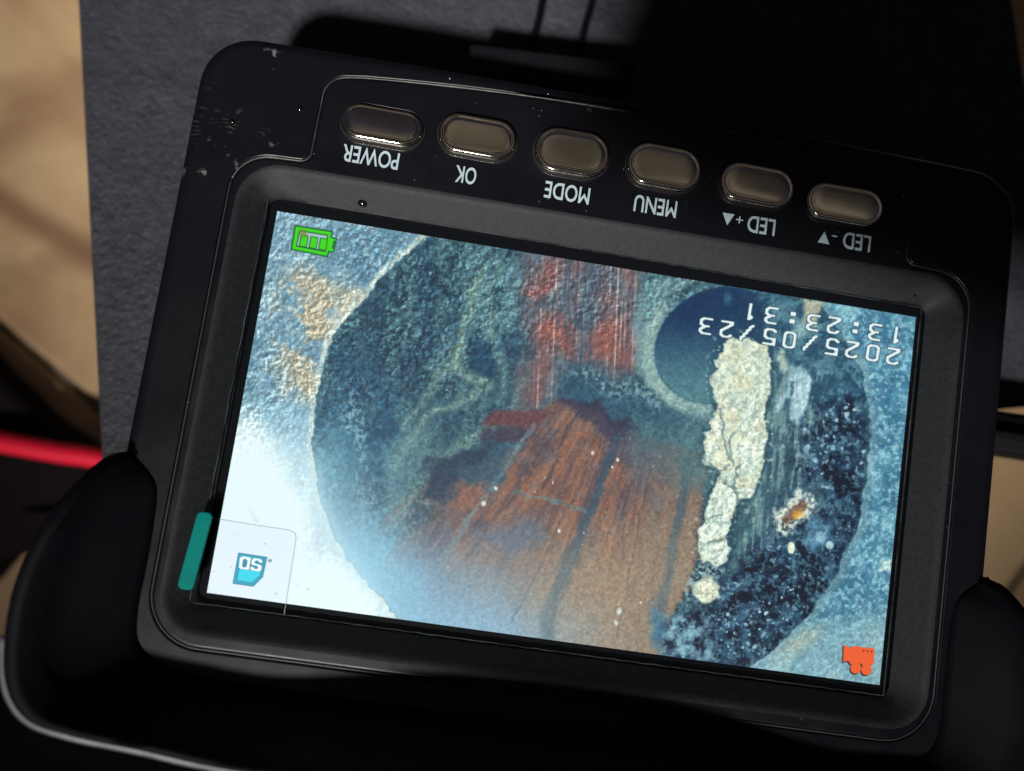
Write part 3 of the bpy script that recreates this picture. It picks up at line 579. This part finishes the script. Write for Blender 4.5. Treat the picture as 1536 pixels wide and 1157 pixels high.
# ---- buttons
def capsule(w, h, k=14):
    r = h/2; out = []
    for s in (1, -1):
        for i in range(k+1):
            q = -math.pi/2+math.pi*i/k
            out.append((s*((w/2-r)+r*math.cos(q)), s*r*math.sin(q)))
    return densify(out, .6)
def button(u, v, w, h, rot, tu, tv):
    c, s = math.cos(rot), math.sin(rot)
    P = capsule(w*.97, h*.95); v += .22; R = []
    def place(pts, z, tilt=1): return [M(u+c*a-s*b, v+s*a+c*b, z+tilt*(tu*a/w+tv*b/h)) for a, b in pts]
    for ins, z in ((.0, 2.6), (0, 3.5), (.04, 3.72), (.13, 3.9), (.26, 4.02), (.42, 4.08), (.56, 4.07), (.66, 4.0), (.74, 3.99), (.84, 4.03), (1.0, 4.08), (1.3, 4.1), (1.9, 4.12), (2.5, 4.125)): R.append(place(offset(P, -ins) if ins < 2 else [(a*(1-ins/(h*.62)), b*(1-ins/(h*.52))) for a, b in P] if False else offset(P, -min(ins, h*.42)), z))
    b = obj('button', loft('button', R, cap1=True), m_chrome, mon)
    rr = offset(P, .3); pts = place(rr, 3.05, 0)
    obj('button_collar', tube('button_collar', pts, .00012, 6, True), m_plate, b)
    wl = [place(offset(P, .26), 3.115, 0), place(offset(P, 0.02), 3.115, 0)]
    obj('button_gap', loft('button_gap', wl), m_groove, b)
for u, v, w, h, rot, tu, tv in ((-34.4, 40.3, 11.9, 5.7, .0, -.25, -.75), (-21.0, 41.0, 11.5, 6.1, -.01, .1, .15), (-7.4, 41.1, 11.2, 7.0, 0, .05, -.05), (6.0, 41.3, 11.2, 6.7, -.02, .2, .0), (19.8, 41.0, 11.4, 6.2, -.01, -.1, .1), (33.0, 40.4, 11.8, 5.8, -.01, .3, .2)):
    button(u, v, w, h, rot, tu, tv)
def label(txt, pu, pv, wd, ht, tri=None):
    cu = bpy.data.curves.new('print', 'FONT'); cu.body = txt; cu.resolution_u = 4; cu.offset = .012 if txt not in '+-' else .0
    o = bpy.data.objects.new('tmp', cu); col.objects.link(o); bpy.context.view_layer.update()
    me = bpy.data.meshes.new_from_object(o.evaluated_get(bpy.context.evaluated_depsgraph_get())); bpy.data.objects.remove(o)
    xs = [v.co.x for v in me.vertices]; ys = [v.co.y for v in me.vertices]; x0, x1, y0, y1 = min(xs), max(xs), min(ys), max(ys)
    for v in me.vertices:
        a = ((v.co.x-x0)/(x1-x0)-.5)*wd; b = ((v.co.y-y0)/(y1-y0)-.5)*ht
        v.co = M(pu-a, pv-b, 3.128)
    me.name = 'button_label'; me.materials.clear(); return me
def joined(ms):
    V = []; F = []
    for me in ms:
        k = len(V); V += [v.co.copy() for v in me.vertices]; F += [tuple(k+i for i in p.vertices) for p in me.polygons]
    return mesh('button_label', V, F, False)
for items in LABELS:
    ms = []
    for it in items:
        if it[0] in '^_':
            u, v, s = it[1], it[2], it[3]; d = 1 if it[0] == '^' else -1
            ms.append(mesh('tri', [M(u-s*.5, v+d*s*.48, 3.128), M(u+s*.5, v+d*s*.48, 3.128), M(u, v-d*s*.52, 3.128)], [(0, 1, 2)], False))
        else: ms.append(label(*it))
    obj('button_label', joined(ms), m_print, mon)
# ---- screen with its picture
TW, TH = 1216, 688
SW, SH = 47.5, 26.87
uu, vv = np.meshgrid(np.linspace(-SW, SW, TW), np.linspace(-SH, SH, TH))
RT = np.array([list(r) for r in CAM_R]).T; CC = np.array(CAM_C)
D = np.stack([uu-CC[0], vv-CC[1], 0*uu-CC[2]], -1) @ RT.T
px = (768+1150*D[..., 0]/-D[..., 2]).astype(np.float32); py = (578.5-1150*D[..., 1]/-D[..., 2]).astype(np.float32)
rgb = paint(px, py)
im = bpy.data.images.new('pipe picture', TW, TH); buf = np.ones((TH, TW, 4), np.float32); buf[..., :3] = rgb
im.pixels.foreach_set(buf.ravel()); im.update(); im.pack()
me = mesh('screen', [M(-SW, -SH, 0), M(SW, -SH, 0), M(SW, SH, 0), M(-SW, SH, 0)], [(0, 1, 2, 3)], False)
uv = me.uv_layers.new(name='uv')
for l, c in zip(uv.data, ((0, 0), (1, 0), (1, 1), (0, 1))): l.uv = c
m_scr = bpy.data.materials.new('lit screen'); m_scr.use_nodes = True; nt = m_scr.node_tree; b = nt.nodes['Principled BSDF']
ti = nt.nodes.new('ShaderNodeTexImage'); ti.image = im; nt.links.new(ti.outputs[0], b.inputs['Emission Color']); b.inputs['Emission Strength'].default_value = 1.0
b.inputs['Base Color'].default_value = (.003, .004, .005, 1); b.inputs['Roughness'].default_value = .35
obj('screen', me, m_scr, mon)
# ---- clear film left on the screen
m_film = bpy.data.materials.new('clear film'); m_film.use_nodes = True; nt = m_film.node_tree; nt.nodes.clear()
out = nt.nodes.new('ShaderNodeOutputMaterial'); mx = nt.nodes.new('ShaderNodeMixShader'); tr = nt.nodes.new('ShaderNodeBsdfTransparent'); gl = nt.nodes.new('ShaderNodeBsdfPrincipled')
gl.inputs['Base Color'].default_value = (.35, .4, .45, 1); gl.inputs['Roughness'].default_value = .3; gl.inputs['Specular IOR Level'].default_value = .1; mx.inputs[0].default_value = .004
nt.links.new(tr.outputs[0], mx.inputs[1]); nt.links.new(gl.outputs[0], mx.inputs[2]); nt.links.new(mx.outputs[0], out.inputs[0])
F0 = fillet([(-49.2, -28.25), (48.3, -28.1), (48.3, 28.3), (-48.7, 28.9)], [.6]*4, 4)
film = obj('protective_film', mesh('protective_film', [M(u, v, .5+.5*max(0, (-u-47)/2)) for u, v in F0], [tuple(range(len(F0)))], False), m_film, mon)
m_fe = mat('film edge', (.16, .19, .21), .7, .08)
link(m_fe, ramp(m_fe, noise(m_fe, 160, 4, .7), [(.4, (.006, .008, .010)), (.7, (.045, .052, .058))]), 'Base Color')
Fd = densify(F0, 1.5)
obj('film_edge', tube('film_edge', [M(min(u+.05*math.sin(v*3), 47.9), v+.05*math.sin(u*2.3), .52+.5*max(0, (-u-47)/2)) for u, v in Fd], .00009, 5, True), m_fe, film)
m_cr = mat('crease in the film', (.22, .26, .32), .5)
obj('film_crease', tube('film_crease', [M(*p, .55) for p in CREASE], .00004, 4), m_cr, film)
TAB0 = fillet(TAB, [.7]*4, 6)
obj('pull_tab', box('pull_tab', densify(TAB0, .5), 2.9, 3.3, .12), m_teal, mon)
# ---- small things on the front
m_bead = mat('glossy black bead', (.003, .003, .003), .06, .8)
def dome(name, u, v, z, r, m, flat=.7):
    rings = [[M(u+r*math.cos(2*math.pi*k/16)*math.cos(q), v+r*math.sin(2*math.pi*k/16)*math.cos(q), z+r*flat*math.sin(q)) for k in range(16)] for q in np.linspace(0, 1.45, 7)]
    return obj(name, loft(name, rings, cap1=True), m, mon)
for u, v, z, r in DOTS: dome('rivet', u, v, z, r, m_bead)
m_dust = mat('pale dust grain', (.25, .25, .25), .6)
for k in range(24):
    if k < len(GRAINS): u, v, r = GRAINS[k]
    else:
        t = random.random(); u = random.uniform(-59, 58); v = random.choice([random.uniform(34, 49), random.uniform(33, 35)]); r = random.uniform(.025, .05)
    if abs(u) > 54 and v < 34: z = 3.0
    else: z = 3.11
    d = dome('dust_grain', u, v, z, r, m_dust, .5)
# ---- sockets and cords at the edge
m_block = black_plastic('matt black socket', (.0022, .0025, .004), .6, .3, 2500, .3)
bsdf(m_block).inputs['Specular IOR Level'].default_value = .15
obj('socket_block', box('socket_block', densify(fillet(BLOCK, [.5]*4, 4), 1), -20, -8, .5), m_block, mon)
obj('side_bar', box('side_bar', densify(fillet([(55, 10.0), (100, 10.0), (100, 13.5), (55, 13.5)], [.5]*4, 4), 1), -19, -9.5, .6), m_block, mon)
obj('side_bar', box('side_bar', densify(fillet([(55, 13.6), (100, 13.6), (100, 17.1), (55, 17.1)], [.5]*4, 4), 1), -19, -11.5, 1.6), m_rubber, mon)
for P in CORDS: obj('cord', tube('cord', [M(*p) for p in catmull(P, 8)], .0006, 8), m_rubber, mon)
# ---------------------------------------------------------------- black case under the monitor
m_case = mat('grained dark grey case', (.05, .052, .06), .5, .22)
link(m_case, ramp(m_case, noise(m_case, 260, 6, .75), [(.3, (.013, .0135, .019)), (.7, (.028, .030, .038))]), 'Base Color')
link(m_case, ramp(m_case, noise(m_case, 40, 3, .6), [(.3, .46), (.7, .58)]), 'Roughness')
h1 = noise(m_case, 900, 4, .6); h2 = noise(m_case, 300, 3, .6, 1.5); bsdf(m_case).inputs['Diffuse Roughness'].default_value = 1.0; bump(m_case, math_(m_case, 'ADD', h1, math_(m_case, 'MULTIPLY', h2, 1.0)), 1.0, .0007)
e1 = Vector((.2415, -.9704)); e2 = Vector((.9704, .2415)); A = Vector((-74.6, -12.4))+e1*6.5
cn = [A, A+e2*170, A+e2*170-e1*260, A-e1*260]
obj('equipment_case', box('equipment_case', densify(fillet([tuple(p) for p in cn], [5]*4, 8), 8), FLOOR_Z+1, -22, 1.0), m_case, None, label='dark grey grained case lying flat under the monitor', category='case')
# ---------------------------------------------------------------- floor
m_gr = mat('grout', (.20, .16, .12), .9, .2)
link(m_gr, ramp(m_gr, noise(m_gr, 120, 5, .7), [(.3, (.12, .095, .07)), (.7, (.2, .16, .12))]), 'Base Color')
S = 1500
floor = obj('floor', mesh('floor', [M(-S, -S, FLOOR_Z-2.0), M(S, -S, FLOOR_Z-2.0), M(S, S, FLOOR_Z-2.0), M(-S, S, FLOOR_Z-2.0)], [(0, 1, 2, 3)], False), m_gr, None, kind='structure')
m_tile = mat('beige stone tile', (.4, .29, .18), .5, .4)
a = ramp(m_tile, noise(m_tile, 28, 6, .6, .6), [(.3, (.33, .19, .10)), (.5, (.45, .30, .165)), (.7, (.54, .385, .22))])
wv = m_tile.node_tree.nodes.new('ShaderNodeTexWave'); wv.inputs['Scale'].default_value = 7; wv.inputs['Distortion'].default_value = 6; wv.inputs['Detail'].default_value = 3; wv.inputs['Detail Scale'].default_value = 2.5
g = m_tile.node_tree.nodes.new('ShaderNodeNewGeometry'); mp = m_tile.node_tree.nodes.new('ShaderNodeMapping'); mp.inputs['Rotation'].default_value = (0, 0, 1.15)
m_tile.node_tree.links.new(g.outputs['Position'], mp.inputs[0]); m_tile.node_tree.links.new(mp.outputs[0], wv.inputs[0])
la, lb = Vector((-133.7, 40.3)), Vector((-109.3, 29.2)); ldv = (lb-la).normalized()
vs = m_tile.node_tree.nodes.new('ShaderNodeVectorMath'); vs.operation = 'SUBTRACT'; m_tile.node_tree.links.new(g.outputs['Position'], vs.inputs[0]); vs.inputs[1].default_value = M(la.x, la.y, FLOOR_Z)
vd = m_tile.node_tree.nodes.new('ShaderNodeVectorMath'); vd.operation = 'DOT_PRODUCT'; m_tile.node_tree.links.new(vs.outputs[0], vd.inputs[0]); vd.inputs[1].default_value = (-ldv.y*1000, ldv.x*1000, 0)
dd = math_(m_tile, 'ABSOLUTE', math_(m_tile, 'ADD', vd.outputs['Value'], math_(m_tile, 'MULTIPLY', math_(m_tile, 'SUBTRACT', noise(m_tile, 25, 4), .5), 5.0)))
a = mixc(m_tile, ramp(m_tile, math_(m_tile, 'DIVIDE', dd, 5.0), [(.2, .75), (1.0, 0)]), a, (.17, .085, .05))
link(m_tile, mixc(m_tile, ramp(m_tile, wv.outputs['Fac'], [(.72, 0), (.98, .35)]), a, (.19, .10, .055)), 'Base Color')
bump(m_tile, noise(m_tile, 200, 4), .15, .0005)
tj = Vector((28, -17)).normalized(); tn = Vector((-tj.y, tj.x)); org = Vector(JOINT)   # a joint passes here
TS = 300; gp = 2.2
tm = None
for a_ in range(-4, 5):
    for b_ in range(-4, 4):
        if tm is None:
            q = TS/2-gp/2; rings = []
            for ins, z in ((0, -4), (0, -.8), (.5, -.2), (1.2, 0)): rings.append([Vector((x*.001, y*.001, z*.001)) for x, y in ((-q+ins, -q+ins), (q-ins, -q+ins), (q-ins, q-ins), (-q+ins, q-ins))])
            tm = loft('tile', rings, cap1=True, smooth=False); tm.materials.append(m_tile)
        c = org+tj*(TS*(a_+.5)-70)+tn*(TS*(b_+.5))
        o = bpy.data.objects.new('tile', tm); col.objects.link(o); o.location = M(c.x, c.y, FLOOR_Z+random.uniform(-.2, .2)); o.rotation_euler.z = math.atan2(tj.y, tj.x); bpy.context.view_layer.update(); o.parent = floor
m_red = mat('red cable sheath', (.8, .012, .045), .5, .2)
obj('red_cable', tube('red_cable', [M(*p) for p in catmull(CABLE, 10)], .0022, 14), m_red, None, label='red cable crossing the tiles on the left and passing under the monitor', category='cable')
# low dark shape under the cable, added to fill the dark floor area
m_dark = mat('matt black shape', (.010, .007, .008), .9, .1)
bump(m_dark, noise(m_dark, 900, 3), .6, .0004)
def dark_shape_loft(spec, seed):
    shape_p = catmull(spec, 6); P = [Vector((a, b)) for a, b, wd in shape_p]; R = []
    for i, (a, b, wd) in enumerate(shape_p):
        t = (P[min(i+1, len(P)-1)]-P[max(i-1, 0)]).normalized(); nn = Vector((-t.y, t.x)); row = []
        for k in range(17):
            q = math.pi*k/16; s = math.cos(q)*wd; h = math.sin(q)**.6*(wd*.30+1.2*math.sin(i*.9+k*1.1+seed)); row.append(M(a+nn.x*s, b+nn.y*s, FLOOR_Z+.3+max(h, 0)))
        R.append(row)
    return loft('dark_floor_shape', R, closed=False)
dark_shape = obj('dark_floor_shape', box('dark_floor_shape', densify(fillet(DARK1, [8, 5, 3, 3, 3, 3, 8, 8, 8, 8, 8], 5), 3), FLOOR_Z+.2, -68.5, 4.5, tilt=lambda p: (.0012*math.sin(p.x*210)*math.cos(p.y*260) if p.z > .006 else 0), seg=6), m_dark, None, label='dark shape added on the tiles beneath the red cable', category='dark_shape')
obj('dark_floor_shape_low', dark_shape_loft(DARK2, 2), m_dark, dark_shape)  # second added dark shape, covering the floor below the bumper
# ---------------------------------------------------------------- the phone that takes the photograph, just behind the lens
m_ph = mat('dark phone case', (.02, .02, .022), .45, .4)
pe = Vector((.970, -.242)); pw = Vector((.242, .970)); p0 = Vector((-32, -48))
c4 = [p0, p0+pe*155, p0+pe*155+pw*77, p0+pw*77]
ph = empty('phone', M(30, -40, 113), label='dark phone held above the monitor, its lens over the screen', category='phone')
obj('phone_body', box('phone_body', densify(fillet([tuple(c) for c in c4], [9]*4, 8), 5), 113, 121.5, 1.5), m_ph, ph)
rings = [[M(CAM_C[0]+r*math.cos(2*math.pi*k/32), CAM_C[1]+3+r*math.sin(2*math.pi*k/32), z) for k in range(32)] for r, z in ((6.0, 113.2), (6.0, 112.2), (5.6, 111.9), (4.4, 111.9), (4.2, 112.4))]
obj('lens_ring', loft('lens_ring', rings, cap1=True), m_chrome, ph)
